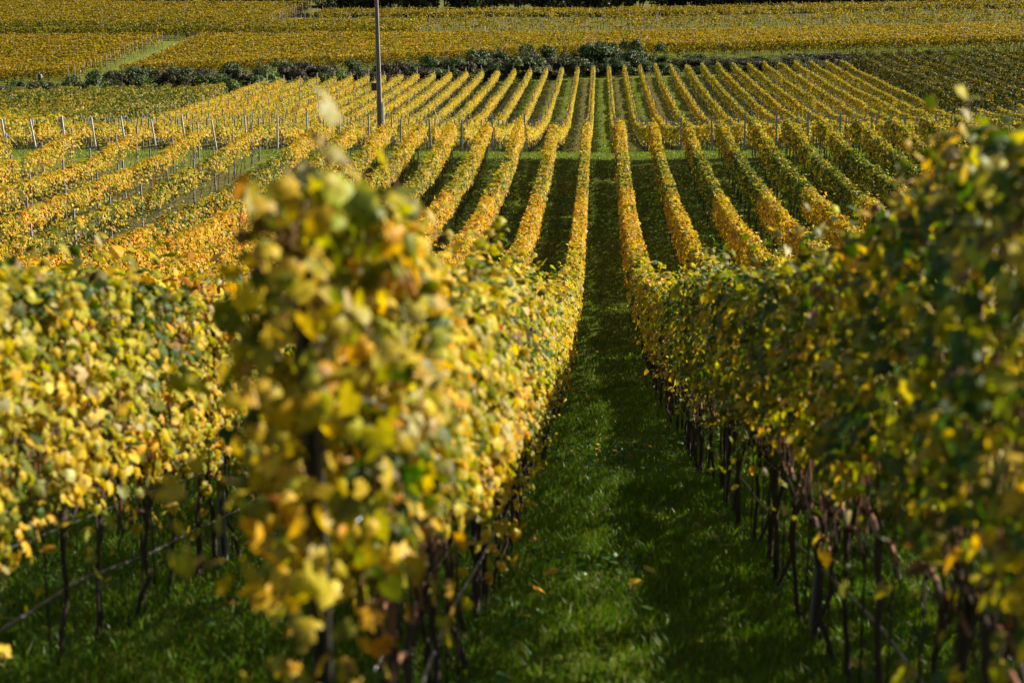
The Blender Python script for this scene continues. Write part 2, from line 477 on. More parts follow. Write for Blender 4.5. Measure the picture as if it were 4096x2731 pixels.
def canopy(acc, k, xc, y0, y1, prm, colour, g, org, dens, kind, size, along='y'):
    """leaves of one row piece. prm: lo, hi, hw (half width), gap, shoots"""
    ln = y1 - y0
    N = int(ln * dens)
    if N <= 0: return
    y = g.uniform(y0, y1, N)
    hi0 = prm['hi'](y) if callable(prm['hi']) else prm['hi']
    hi = hi0 + 0.18 * (n1(y * .21 + k * 23) - .5) + 0.16 * (n1(y * 1.1 + k * 31) - .5) + 0.14 * (n1(y * 3.3 + k * 17) - .5)
    lo0 = prm['lo'](y) if callable(prm['lo']) else prm['lo']
    lo = lo0 + 0.28 * (n1(y * 1.7 + k * 57) - .5) + 0.20 * (n1(y * 4.7 + k * 11) - .5)
    v = g.random(N) ** prm.get('pw', 0.85)
    r = g.random(N)
    h = lo + (hi - lo) * v
    hw = prm['hw'] * (0.75 + 0.5 * n2(y * 1.9 + k * 5, h * 2.0 + k)) * np.clip(1.35 - 0.55 * np.abs(v - 0.45) * 2, 0.5, 1.1)
    side = np.where(g.random(N) < 0.5, -1.0, 1.0)
    u = side * hw * (0.55 + 0.55 * g.random(N))
    top = r < prm.get('top', 0.17)
    u = np.where(top, g.uniform(-1, 1, N) * hw * 0.8, u)
    h = np.where(top, hi - 0.06 + 0.10 * g.random(N), h)
    inner = r > 0.90
    u = np.where(inner, g.uniform(-.6, .6, N) * hw, u)
    # a few shoots above the top and hanging below
    sh = g.random(N) < prm.get('shoot', 0.02)
    if along == 'y': sh &= y > 4.6
    h = np.where(sh, hi + g.random(N) ** 2 * 0.4, h)
    u = np.where(sh, g.normal(0, .08, N), u)
    hg = g.random(N) < prm.get('hang', 0.03)
    h = np.where(hg, lo - g.random(N) ** 1.5 * 0.45, h)
    keep = ~((n1(y * .62 + k * 91) < prm.get('miss', .11)) & (g.random(N) < .72))
    if prm.get('gap', 0) > 0:
        m = n1(y * 0.75 + k * 77) * 0.6 + n2(y * 1.3 + k * 9, h * 0.9) * 0.4
        keep &= m > prm['gap']
        low = h < lo0 + 0.1 + 0.9 * n1(y * 0.9 + k * 41)
        keep &= ~(low & (g.random(N) < 0.75))
    if along == 'y':
        x = xc + u; yy = y
        gzv = ground(np.full(N, xc), y)
    else:
        x = y; yy = xc(y) + u
        gzv = ground(y, xc(y))
    keep &= in_view(x, yy)
    P = np.stack([x, yy, gzv + h], -1) - np.asarray(org)
    s2 = np.where(top | sh, 0.0, side)
    jt = .55 if kind != 'far' else .42
    nx = s2 * 1.0 + g.normal(0, jt, N); ny = g.normal(0, jt, N); nz = 0.45 + (top | sh) * 0.6 + g.normal(0, jt, N)
    n = np.stack([nx, ny, nz], -1) if along == 'y' else np.stack([ny, nx, nz], -1)
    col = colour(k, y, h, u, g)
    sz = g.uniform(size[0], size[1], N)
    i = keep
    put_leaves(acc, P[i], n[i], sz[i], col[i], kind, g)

# ------------------------------------------------------------------ posts, trunks, wires
def post_mesh(h, name, mat, w=0.05, d=0.038, t=0.008):
    # lipped C profile, open towards -y
    prof = [(-w/2, -d/2), (-w/2 + t*1.6, -d/2), (-w/2 + t, -d/2 + t), (-w/2 + t, d/2 - t), (w/2 - t, d/2 - t), (w/2 - t, -d/2 + t), (w/2 - t*1.6, -d/2), (w/2, -d/2), (w/2, d/2), (-w/2, d/2)]
    n = len(prof)
    v = [(x, y, -0.25) for x, y in prof] + [(x, y, h) for x, y in prof]
    f = [(i, (i + 1) % n, n + (i + 1) % n, n + i) for i in range(n)]
    a = Acc(); a.add(v, f)
    c = [(0, 1, 2, 9), (2, 3, 9, 9), (3, 4, 8, 9), (4, 5, 7, 8), (5, 6, 7, 7)]
    caps = np.array([(n + 9, n + 0, n + 2), (n + 0, n + 1, n + 2), (n + 9, n + 2, n + 3), (n + 9, n + 3, n + 8), (n + 3, n + 4, n + 8), (n + 4, n + 5, n + 8), (n + 5, n + 7, n + 8), (n + 5, n + 6, n + 7)])
    a.f.append(caps); a.c.append(np.full((len(caps), 3), .5, np.float32)); a.sm.append(np.zeros(len(caps), bool))
    # wire hooks punched along the flanks
    for z in np.arange(0.7, h - 0.05, 0.28):
        add_box(a, (w/2 - 0.001, -0.006, z), (w/2 + 0.007, 0.006, z + 0.02)); add_box(a, (-w/2 - 0.007, -0.006, z), (-w/2 + 0.001, 0.006, z + 0.02))
    return a.mesh(name, mat)
ME_POST = post_mesh(2.2, 'post', M_STEEL)
M_GALV = plain_mat('dull_galvanised_steel', (0.34, 0.34, 0.39), 0.5, 30, 0.25, metal=0.25, stretch=(1, 1, .3))
ME_POST_THIN = post_mesh(2.22, 'post', M_GALV, 0.09, 0.055, 0.012)
ME_POST_TALL = post_mesh(2.5, 'post', M_GALV, 0.075, 0.05, 0.012)
ME_POST_MID = post_mesh(2.2, 'post', M_STEEL, 0.065, 0.045, 0.01)
ME_POST_FRONT = post_mesh(2.02, 'post', M_RUST)
ME_POST_NEAR = post_mesh(1.92, 'post', M_STEEL)
def end_post_mesh(mat):
    a = Acc(); w = 0.05
    v = [(-w, -w, -.3), (w, -w, -.3), (w, w, -.3), (-w, w, -.3), (-w, -w, 2.05), (w, -w, 2.05), (w, w, 2.05), (-w, w, 2.05)]
    b = 0.008
    v += [(-w + b, -w + b, 2.07), (w - b, -w + b, 2.07), (w - b, w - b, 2.07), (-w + b, w - b, 2.07)]
    f = [(0, 1, 5, 4), (1, 2, 6, 5), (2, 3, 7, 6), (3, 0, 4, 7), (4, 5, 9, 8), (5, 6, 10, 9), (6, 7, 11, 10), (7, 4, 8, 11), (8, 9, 10, 11)]
    a.add(v, f)
    return a.mesh('end_post', mat)
ME_END = end_post_mesh(M_CONC); ME_END_GREY = end_post_mesh(plain_mat('grey_end_post', (0.24, 0.235, 0.25), 0.6, 20, 0.3, metal=.15, stretch=(1, 1, .2)))
def brace_mesh():
    a = Acc(); add_tube(a, [(0, 0.05, 1.25), (0, 0.6, 0.62), (0, 1.15, 0.0)], 0.035, 6)
    return a.mesh('brace', M_CONC)
ME_BRACE = brace_mesh()

def trunk_meshes(n, fine=True):
    out = []
    for i in range(n):
        g = np.random.default_rng(100 + i); a = Acc()
        H = g.uniform(0.68, 0.86); m = 9 if fine else 4
        z = np.linspace(-0.1, H, m)
        wob = g.normal(0, 0.022, (m, 2)).cumsum(0) * 0.8; wob -= wob[0]
        lean = g.normal(0, 0.07, 2)
        p = np.stack([wob[:, 0] + lean[0] * z, wob[:, 1] + lean[1] * z, z], -1)
        r = np.interp(z, [-.1, .05, H * .8, H], [.027, .019, .016, .026]) * g.uniform(.75, 1.2)
        add_tube(a, p, r, 8 if fine else 5)
        hd = p[-1]
        add_tube(a, [(.03, .02, -.1), (.032, .022, .6), (.03, .02, 1.28 if fine else .9)], .006, 5)      # planting stake
        for sgn in (-1, 1):                                # arched cane tied down along the wire
            q = np.array([hd + np.array([0, sgn * s * .5, .10 * math.sin(s * 3) - .05 * s]) for s in np.linspace(0, 1, 5)])
            add_tube(a, q, np.linspace(.016, .006, 5), 5)
        for j in range(13 if fine else 3):                  # upright canes
            y = g.uniform(-.5, .5); top = g.uniform(.45, 1.2)
            s = np.linspace(0, 1, 5)
            q = np.stack([hd[0] + g.normal(0, .02) + np.sin(s * g.uniform(1, 3)) * g.normal(0, .07), hd[1] + y + s * g.normal(0, .12), hd[2] + .02 + s * top], -1)
            add_tube(a, q, np.linspace(.0055, .003, 5), 4)
        me = a.mesh('vine_stock', M_BARK)
        # canes wear their own colour
        me.materials.append(M_CANE)
        co = np.zeros(len(me.vertices) * 3, np.float32); me.vertices.foreach_get('co', co); zz = co.reshape(-1, 3)[:, 2]
        idx = np.zeros(len(me.polygons), np.int32)
        for pi, pl in enumerate(me.polygons):
            if min(zz[v] for v in pl.vertices) > H + 0.03: idx[pi] = 1
        me.polygons.foreach_set('material_index', idx)
        out.append(me)
    return out
ME_TRUNK = trunk_meshes(7)
_simple = trunk_meshes(4, False)
def mesh_arrays(me):
    co = np.zeros(len(me.vertices) * 3, np.float32); me.vertices.foreach_get('co', co)
    f4 = [tuple(p.vertices) for p in me.polygons if len(p.vertices) == 4]; f3 = [tuple(p.vertices) for p in me.polygons if len(p.vertices) == 3]
    return co.reshape(-1, 3), np.array(f4), np.array(f3)
SIMPLE = [mesh_arrays(m) for m in _simple]

def link(name, me, parent, loc, rot=None):
    o = bpy.data.objects.new(name, me); C.objects.link(o); o.parent = parent; o.location = loc
    if rot: o.rotation_euler = rot
    return o

def merged_trunks(root, pts, org, g):
    """distant stocks of a row, too small to tell apart"""
    a = Acc()
    for (x, y) in pts:
        co, f4, f3 = SIMPLE[g.integers(4)]
        v = co * np.array([1, 1, g.uniform(.85, 1.1)]) + np.array([x, y, gz(x, y)]) - np.asarray(org)
        b = a.n
        a.add(v, f4, None, False)
        a.f.append(f3 + b); a.c.append(np.full((len(f3), 3), .5, np.float32)); a.sm.append(np.zeros(len(f3), bool))
    if a.n:
        o = a.build('vine_stock', M_BARK, root); o['kind'] = 'stuff'

def wire(root, name, x, y0, y1, h, rad, org, mat, g, sag=0.0, step=2.0, wav=0.0):
    ys = np.arange(y0, y1 + .01, step)
    z = ground(np.full(len(ys), x), ys) + h + sag * np.sin(ys * 1.15) + g.normal(0, wav, len(ys))
    p = np.stack([np.full(len(ys), x + 0.03) + g.normal(0, wav, len(ys)), ys, z], -1) - np.asarray(org)
    a = Acc(); add_tube(a, p, rad, 5)
    return a.build(name, mat, root)

ORD = ['first', 'second', 'third', 'fourth', 'fifth', 'sixth', 'seventh', 'eighth', 'ninth', 'tenth', 'eleventh', 'twelfth', 'thirteenth',
       'fourteenth', 'fifteenth', 'sixteenth', 'seventeenth', 'eighteenth', 'nineteenth', 'twentieth']
def ordinal(i):
    if i <= 20: return ORD[i - 1]
    t = {2: 'twenty', 3: 'thirty', 4: 'forty'}[i // 10]
    return t + '-' + ORD[i % 10 - 1] if i % 10 else {30: 'thirtieth', 40: 'fortieth'}[i]

XC = 0.30
def row_x(k): return XC + 2.0 * k if (k > -9 or k < -900) else XC + 2.0 * k

# ------------------------------------------------------------------ near block: rows running down the slope
def near_row(k, xs=None):
    g = np.random.default_rng(int(1000 + k * 2))
    x = row_x(k) if xs is None else xs
    y0 = {-0.5: 3.62, 0.5: 2.2, -1.5: 4.0}.get(k, 4.0 if k > 0 else 9.0)
    if k < -3: y0 = 22.0
    if k < -9: y0 = 36.0
    if k > 3: y0 = 20.0
    y1 = 87.0 if k > -4 else (85.5 if k > -9 else 86.0 - 1.5 * (abs(k) - 9.5))
    org = (x, y0, gz(x, y0))
    root = empty('vine_row', org)
    side = 'left' if k < 0 else 'right'; n = int(abs(k) + .5)
    if k == -0.5: lab = 'sunlit yellow vine row starting with the blurred post left of the grass alley'
    elif k == 0.5: lab = 'dark green backlit vine row filling the right edge of the photo'
    elif k == -1.5: lab = 'green and yellow vine row filling the left edge behind the blurred post row'
    elif k < -9: lab = f'{ordinal(n)} near vine row left of the grass alley, gappy yellow foliage on wires'
    elif k < 0: lab = f'{ordinal(n)} near vine row left of the grass alley, golden, below the path'
    else: lab = f'{ordinal(n)} near vine row right of the grass alley, green and golden, below the path'
    tag(root, lab, 'vine row', 'vine rows on the near slope')
    col = near_colour
    main = k in (-1.5, -0.5, 0.5)
    sparse = k < -9
    prm = dict(lo=0.85, hi=2.15, hw=0.27, shoot=0.02, hang=0.05) if main else dict(lo=1.04, hi=2.15, hw=0.26, shoot=0.02, hang=0.015)
    if k == -0.5: prm.update(hw=0.22, hi=lambda y: 2.16 + .03 * (1 - sstep(3.9, 4.5, y)) - .20 * sstep(3.9, 4.4, y) * (1 - sstep(5.5, 8.0, y)), lo=lambda y: 1.22 - .38 * sstep(4.2, 8.0, y), hang=.03)
    if k == -1.5: prm.update(hi=2.0, lo=.92, hang=.03)
    if k == 0.5: prm.update(hi=lambda y: 2.24 - .16 * sstep(6.4, 6.9, y) * (1 - sstep(9, 14, y)) + .16 * (1 - sstep(4.7, 5.2, y)), hw=0.29, lo=lambda y: 1.14 - .08 * sstep(25, 40, y), hang=.018)
    if sparse: prm.update(gap=0.19, hw=0.26, hi=2.0, lo=0.98, hang=0.03)
    if k < -12: prm.update(gap=0.22, hw=0.36, hi=2.15, lo=0.62)
    a = Acc()
    if main:
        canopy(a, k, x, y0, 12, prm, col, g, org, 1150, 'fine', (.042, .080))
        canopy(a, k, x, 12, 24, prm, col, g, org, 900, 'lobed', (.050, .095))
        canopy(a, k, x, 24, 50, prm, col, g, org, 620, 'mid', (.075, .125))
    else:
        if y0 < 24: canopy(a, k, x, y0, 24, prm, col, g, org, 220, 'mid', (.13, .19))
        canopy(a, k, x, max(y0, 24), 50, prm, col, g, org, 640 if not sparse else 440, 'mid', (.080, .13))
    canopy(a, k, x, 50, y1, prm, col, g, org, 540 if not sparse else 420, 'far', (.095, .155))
    if k == -0.5:    # ragged end of the row hanging in front of the first post
        N = 520
        P = np.stack([g.normal(x - 0.01, .105, N), 3.18 + .6 * g.random(N) ** .7, np.zeros(N)], -1)
        hh = 1.1 + 1.12 * g.random(N) ** .8; P[:, 0] = x + .02 + (P[:, 0] - x - .02) * np.clip(1.5 - .9 * sstep(1.5, 2.2, hh), .5, 1.3); hh = np.where(g.random(N) < .08, .45 + .7 * g.random(N), hh)
        P[:, 2] = ground(P[:, 0], P[:, 1]) + hh
        put_leaves(a, P - np.asarray(org), np.stack([g.normal(0, .7, N), -0.5 + g.normal(0, .6, N), .4 + g.normal(0, .5, N)], -1), g.uniform(.045, .085, N), col(k, P[:, 1], hh, P[:, 0] - x, g), 'fine', g)
        # tall shoot above the post, big leaf coloured pale for its sun glint
        P = np.array([(x + .02, 3.6, 2.42), (x + .03, 3.6, 2.30), (x - .06, 3.6, 2.24), (x + .09, 3.6, 2.24), (x, 3.55, 2.22)])
        P[:, 2] += gz(x, 3.5)
        put_leaves(a, P - np.asarray(org), np.array([(.7, -.2, .4), (.5, -.5, .6), (.3, -.6, .7), (.8, 0, .5), (-.4, -.5, .5)]), np.array([.10, .075, .08, .07, .07]), np.array([(.42, .38, .16), (.30, .27, .05), (.36, .33, .15), (.45, .32, .04), (.2, .2, .04)]), 'fine', g)
    def shoot(px_, py_, h0, h1, bend):
        t_ = np.linspace(0, 1, 6); b_ = Acc()
        q = np.stack([px_ + bend * t_ ** 2, np.full(6, py_), gz(px_, py_) + h0 + (h1 - h0) * t_], -1) - np.asarray(org)
        add_tube(b_, q, np.linspace(.005, .002, 6), 5); b_.build('shoot', M_CANE, root)
        for t0 in np.linspace(.35, 1, 4):
            c_ = q[0] * 0 + np.array([px_ + bend * t0 ** 2, py_, gz(px_, py_) + h0 + (h1 - h0) * t0]) - np.asarray(org) + g.normal(0, .025, 3)
            put_leaves(a, c_[None], np.array([(.8 + g.normal(0, .2), -.1 + g.normal(0, .3), .5)]), np.array([.045 + .03 * g.random()]),
                       np.array([(.40, .36, .15) if g.random() < .45 else ((.45, .34, .03) if g.random() < .6 else (.12, .15, .02))]), 'fine', g)
    if k == 0.5:     # shoots standing up near the camera
        for (yy, hh, bd) in ((4.75, 2.62, -.05), (4.9, 2.56, .06), (5.3, 2.5, -.06), (4.45, 2.6, .05), (6.2, 2.42, .05), (8.2, 2.42, -.04), (9.6, 2.4, .05), (12, 2.45, .05)):
            shoot(x + g.normal(-.05, .06), yy, 1.9, hh, bd)
    if k == -0.5:
        shoot(x + .03, 3.6, 1.8, 2.36, -.02)
        for yy in (4.6, 5.6, 7.1, 9.0): shoot(x + g.normal(0, .06), yy, 1.8, 2.36 + g.normal(0, .04), g.normal(0, .06))
    if k == -1.5:
        for yy in (7.2, 8.4, 9.9, 12): shoot(x + g.normal(0, .06), yy, 1.7, 2.2 + g.normal(0, .05), g.normal(0, .06))
    f = a.build('foliage', M_LEAF, root)
    # trellis posts
    ps = np.arange(y0 + 0.4, y1 - 1, 5.4) if k != -0.5 else np.concatenate([[3.50], np.arange(8.2, y1 - 1, 5.4)])
    if sparse: ps = np.arange(y0 + 1 + g.uniform(0, 3), y1, 4.2)
    for py in list(ps) + [y1 - .1]:
        if in_view(x, py, 3):
            link('post', ME_POST_FRONT if (k == -.5 and py < 4) else (ME_POST_NEAR if main else (ME_POST_TALL if sparse else ME_POST_MID)), root, np.array([x, py, gz(x, py)]) - org, (g.normal(0, .02), g.normal(0, .02), g.normal(0, .05)))
    if k == -0.5:    # lashed second stake beside the first post
        pass
    # stocks
    ty = np.arange(y0 + (0.25 if k != -.5 else .9), y1 - .3, 1.0 if not main else .60)
    tp = [(x + g.normal(0, .03), t + g.normal(0, .08)) for t in ty if in_view(x, t, 1.5)]
    if k in (-2.5, -1.5, -0.5, 0.5, 1.5, 2.5):
        lim = 98 if main else 80
        if len(tp) > lim: merged_trunks(root, tp[lim:], org, g)
        for (tx, tyy) in tp[:lim]:
            link('vine_stock', ME_TRUNK[g.integers(7)], root, np.array([tx, tyy, gz(tx, tyy)]) - org, (0, 0, 0 if g.random() < .5 else math.pi))
    else:
        merged_trunks(root, tp, org, g)
    # wires
    if main or sparse:
        lo = max(y0, 0)
        for h_, r_ in ((0.78, .0022), (1.3, .0018), (1.85, .0018)):
            wire(root, 'wire', x, lo, y1, h_, r_ if main else .005, org, M_WIRE, g, wav=.004)
        if main: wire(root, 'drip_hose', x, lo, y1, 0.42, .010, org, M_HOSE, g, sag=.03, wav=.012, step=1.0)
    elif -4 < k < 4:
        for h_ in (0.78, 1.85): wire(root, 'wire', x, y0, y1, h_, .0025, org, M_WIRE, g, wav=.004)
    return root

for k in np.arange(-8.5, 13, 1.0):
    near_row(float(k))
for i in range(7):      # wider spaced, gappy plot on the left
    near_row(-9.5 - i, -20.5 - 3.3 * i)

# ------------------------------------------------------------------ far block: rows beyond the path
def far_colour(k, y, h, u, g):
    q = n2(y * 0.08 + k * 2.3, k * 0.9)
    q2 = n3(y * 0.4 + k * 3.3, h + k)
    L = [('pale', 0.75 + 0 * y), ('gold', 0.35 * sstep(.5, .75, q)), ('fresh', 0.6 * sstep(.55, .3, q) if False else 0.6 * (1 - sstep(.3, .5, q))),
         ('brown', .9 * (1 - sstep(.92, 1.05, h))), ('orange', .5 * sstep(.8, .9, q2))]
    if k > 6: L.append(('fresh', 0.5 + 0 * y))
    return pick(blend(L), g, (y, h, u))
def mass_colour(k, y, h, u, g):
    q = n2(y * 0.10 + k * 0.5, k * 0.4)
    q2 = n3(y * 0.5 + k * 3.3, h + k)
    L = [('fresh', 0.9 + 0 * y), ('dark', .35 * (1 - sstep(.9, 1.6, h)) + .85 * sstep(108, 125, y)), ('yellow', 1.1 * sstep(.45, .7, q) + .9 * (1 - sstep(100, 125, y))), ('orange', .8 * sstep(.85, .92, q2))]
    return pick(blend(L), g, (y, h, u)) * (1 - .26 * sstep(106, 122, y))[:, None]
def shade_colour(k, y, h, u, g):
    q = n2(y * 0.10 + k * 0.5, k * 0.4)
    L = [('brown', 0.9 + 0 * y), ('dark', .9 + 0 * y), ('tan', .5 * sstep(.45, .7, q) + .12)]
    return pick(blend(L), g, (y, h, u)) * 0.42  # brownish vines, dimmed further with cloud shade put into the leaf colour

def y_end(x): return 187.3 + float(obl(x))
def far_row(k, style):
    g = np.random.default_rng(int(3000 + k * 2))
    x = row_x(k)
    y0 = 91.8
    y1 = y_end(x)
    if style == 'mass': y0 = 93 + 0.1 * abs(k); y1 = 163 + float(obl(x + 41)) * .5
    if style == 'shade': y0 = 139 + .6 * (k - 16.5); y1 = y_end(x) + 2.5
    if style == 'thin' and k > 16: y1 = 136 + .5 * (k - 16.5)
    org = (x, y0, gz(x, y0))
    root = empty('vine_row', org)
    side = 'left' if k < 0 else 'right'; n = int(abs(k) + .5)
    if style == 'thin':
        tag(root, f'{ordinal(n)} thin pale yellow vine row {side} of the central alley, beyond the path', 'vine row', 'thin vine rows beyond the path')
        prm = dict(lo=0.92, hi=1.62, hw=0.21, shoot=.015, hang=.03, top=.25); col = far_colour
        dens, size = 230, (.12, .18)
    elif style == 'mass':
        tag(root, f'{ordinal(n - 21)} dense olive vine row left of the thin rows beyond the path', 'vine row', 'dense olive vine rows at the far left')
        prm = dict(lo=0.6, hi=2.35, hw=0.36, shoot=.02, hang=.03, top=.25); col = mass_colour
        dens, size = 150, (.19, .27)
    else:
        tag(root, f'{ordinal(n - 16)} tall dull brown vine row right of the thin yellow rows', 'vine row', 'dull brown vine rows at the far right')
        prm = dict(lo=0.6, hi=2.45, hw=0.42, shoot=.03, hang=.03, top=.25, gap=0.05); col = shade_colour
        dens, size = 140, (.19, .27)
    a = Acc()
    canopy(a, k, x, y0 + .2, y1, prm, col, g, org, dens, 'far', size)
    if a.n == 0:
        bpy.data.objects.remove(root); return
    a.build('foliage', M_LEAF, root)
    if style == 'thin':
        for py in np.arange(y0 + 4.8, y1 - 2, 5.0):
            py += g.normal(0, .1)
            if in_view(x, py, 2): link('post', ME_POST_THIN, root, np.array([x, py, gz(x, py)]) - org, (g.normal(0, .02), g.normal(0, .025), 0))
        for py, lean in ((y0, .10), (y1, -.05)):
            if in_view(x, py, 2):
                tilt = g.normal(0, .035) - (0.10 if (k < -12 and py < 100) else 0.02)
                e = link('end_post', ME_END if k < -7 else ME_END_GREY, root, np.array([x, py, gz(x, py)]) - org, (g.normal(0, .03), tilt, 0))
                e.scale = (1, 1, g.uniform(.95, 1.2))
                if k < -14 and py < 100 and int(n) % 2 == 0: link('brace', ME_BRACE, e, (0, 0, 0), (0, 0, -0.5))
        tp = [(x + g.normal(0, .03), t) for t in np.arange(y0 + .5, y1 - .3, 1.1) if in_view(x, t, 1)]
        merged_trunks(root, tp, org, g)
    else:
        for py in list(np.arange(y0 + 2, y1, 6.0)) + [y1]:
            if in_view(x, py, 2) and g.random() < .8: link('post', ME_POST_THIN, root, np.array([x, py, gz(x, py)]) - org, (g.normal(0, .02), g.normal(0, .025), 0))
        tp = [(x, t) for t in np.arange(y0 + .5, y1 - .3, 1.3) if in_view(x, t, 1)]
        merged_trunks(root, tp, org, g)

for k in np.arange(-20.5, 31, 1.0): far_row(float(k), 'thin')
for k in np.arange(-40.5, -21, 1.0): far_row(float(k), 'mass')
for k in np.arange(16.5, 33, 1.0): far_row(float(k), 'shade')

# ------------------------------------------------------------------ terraces above the bank: rows running across
def cross_row(x0, x1, s, label, group, prm, col, dens, size, tkind='vine_stock', posts=8.0, kid=0, trunk_step=1.6, end_posts=(False, False)):
    g = np.random.default_rng(int(5000 + s * 7 + abs(x0)))
    yc = lambda x: s + obl(np.clip(x, -90, 90))
    xs = np.linspace(x0, x1, 60); vis = in_view(xs, yc(xs), 5)
    if not vis.any(): return
    xa = xs[vis].min(); xb = xs[vis].max()
    org = (float(xa), float(yc(xa)), gz(xa, yc(xa)))
    root = empty('vine_row', org)
    tag(root, label, 'vine row', group)
    a = Acc()
    canopy(a, kid, yc, xa, xb, prm, col, g, org, dens, 'far', size, along='x')
    a.build('foliage', M_LEAF, root)
    for px in np.arange(xa + g.uniform(0, posts), xb, posts):
        py = float(yc(px)); link('post', ME_WPOST, root, np.array([px, py, gz(px, py)]) - org, (g.normal(0, .03), g.normal(0, .03), 0))
    for flag, px in zip(end_posts, (xa, xb)):
        if flag:
            py = float(yc(px)); link('end_post', ME_WPOST, root, np.array([px, py, gz(px, py)]) - org, (g.normal(0, .03), g.normal(0, .04), 0))
    merged_trunks(root, [(px, float(yc(px))) for px in np.arange(xa, xb, trunk_step)], org, g)

def wpost():
    a = Acc(); add_tube(a, [(0, 0, -.2), (0.01, 0, 1.1), (0, 0, 2.35)], [.05, .046, .042], 7)
    return a.mesh('post', M_WOODPOST)
ME_WPOST = wpost()

def gold_colour(k, y, h, u, g):
    q = n2(y * 0.06 + k * 0.7, k * 0.45)
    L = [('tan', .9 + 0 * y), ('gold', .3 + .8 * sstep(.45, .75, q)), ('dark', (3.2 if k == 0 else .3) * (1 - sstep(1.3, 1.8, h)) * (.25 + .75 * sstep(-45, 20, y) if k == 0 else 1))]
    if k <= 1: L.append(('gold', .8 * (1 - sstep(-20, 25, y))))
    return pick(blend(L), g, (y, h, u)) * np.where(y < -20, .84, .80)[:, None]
def top_colour(k, y, h, u, g):
    q = n2(y * 0.06 + k * 0.7, k * 0.45)
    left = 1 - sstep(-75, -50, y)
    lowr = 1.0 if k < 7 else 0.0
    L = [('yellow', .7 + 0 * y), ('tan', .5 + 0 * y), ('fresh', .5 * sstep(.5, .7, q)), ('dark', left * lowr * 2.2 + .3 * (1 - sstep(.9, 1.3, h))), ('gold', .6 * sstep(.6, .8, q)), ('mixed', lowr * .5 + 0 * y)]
    return pick(blend(L), g, (y, h, u)) * (.74 + .16 * sstep(-70, 0, y) - .12 * sstep(50, 95, y))[:, None]  # lower left rows and both outer ends darkened in leaf colour for cloud shade

full = dict(lo=0.75, hi=2.1, hw=0.36, shoot=.02, hang=.03, top=.3)
front = dict(full, lo=1.0, hi=2.2)
loose = dict(lo=0.8, hi=1.95, hw=0.30, shoot=.04, hang=.05, top=.25, gap=0.40)
for i in range(21):
    s = 198.5 + i * 2.0
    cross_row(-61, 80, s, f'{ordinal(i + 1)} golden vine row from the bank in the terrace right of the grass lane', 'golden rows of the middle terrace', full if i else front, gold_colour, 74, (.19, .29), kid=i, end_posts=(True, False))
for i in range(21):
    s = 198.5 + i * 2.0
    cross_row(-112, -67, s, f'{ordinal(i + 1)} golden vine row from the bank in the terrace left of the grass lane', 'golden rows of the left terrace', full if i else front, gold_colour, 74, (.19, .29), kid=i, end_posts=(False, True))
for i in range(46):
    s = 246 + i * 2.0
    if s < 262:
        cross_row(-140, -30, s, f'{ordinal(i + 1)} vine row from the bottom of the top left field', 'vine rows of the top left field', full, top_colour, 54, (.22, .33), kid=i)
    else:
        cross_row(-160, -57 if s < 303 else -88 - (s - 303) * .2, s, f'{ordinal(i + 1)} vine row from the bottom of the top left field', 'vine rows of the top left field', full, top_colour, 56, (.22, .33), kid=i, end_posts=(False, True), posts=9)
for i in range(11):
    s = 247 + i * 3.9
    cross_row(-29 if s < 262 else -52, 105, s, f'{ordinal(i + 1)} loose yellow vine row from the bottom of the top right field', 'loose vine rows of the top right field', dict(loose, gap=.50 if i < 8 else .12, lo=.8 if i < 8 else .95), top_colour, 62, (.20, .30), kid=i, trunk_step=1.1, posts=5.0, end_posts=(True, False))

# ------------------------------------------------------------------ bank shrubs
def shrub_mesh(seed, tint, n=2200, leaf=(.07, .14)):
    g = np.random.default_rng(seed); a = Acc()
    nb = 9
    cen = np.stack([g.normal(0, .55, nb), g.normal(0, .45, nb), g.uniform(.25, .95, nb)], -1); rad = g.uniform(.28, .55, nb)
    j = g.integers(0, nb, n)
    d = norm(g.normal(0, 1, (n, 3))); d[:, 2] = np.abs(d[:, 2]) * .9 - .25
    P = cen[j] + d * (rad[j] * g.uniform(.55, 1.1, n))[:, None]
    P[:, 2] = np.maximum(P[:, 2], .02)
    nn = d + g.normal(0, .5, (n, 3)); nn[:, 2] += .3
    c = np.asarray(tint)[g.integers(0, len(tint), n)] * g.uniform(.6, 1.35, (n, 1))
    put_leaves(a, P, nn, g.uniform(*leaf, n), c, 'far', g, .3)
    for i in range(14):                      # bare twigs sticking out
        e = cen[g.integers(nb)] + norm(g.normal(0, 1, 3)) * .5; e[2] = abs(e[2]) + .5
        add_tube(a, [(0, 0, 0), e * .5 + g.normal(0, .05, 3), e], [.02, .012, .005], 4, (.05, .035, .03))
    return a.mesh('foliage', M_SHRUB)
GREEN = [(.045, .080, .014), (.070, .115, .018), (.025, .045, .010), (.095, .120, .026)]
BROWN = [(.075, .056, .030), (.100, .070, .040), (.045, .050, .016), (.055, .036, .022)]
LIME = [(.090, .150, .020), (.060, .110, .018), (.140, .170, .025)]
SHR = {'green': [shrub_mesh(1, GREEN), shrub_mesh(2, GREEN + BROWN[:1]), shrub_mesh(3, GREEN)],
       'brown': [shrub_mesh(4, BROWN), shrub_mesh(5, BROWN + GREEN[:2])], 'lime': [shrub_mesh(6, LIME)]}
def shrub(x, s, sx, sz, kind, label, g):
    y = s + float(obl(x))
    root = empty('hedge_shrub', (x, y, gz(x, y) - .08))
    o = link('foliage', SHR[kind][g.integers(len(SHR[kind]))], root, (0, 0, 0), (0, 0, g.uniform(0, 6.28)))
    o.scale = (sx, sx * .9, sz)
    tag(root, label, 'shrub', 'shrubs on the bank above the thin rows')
g = np.random.default_rng(77)
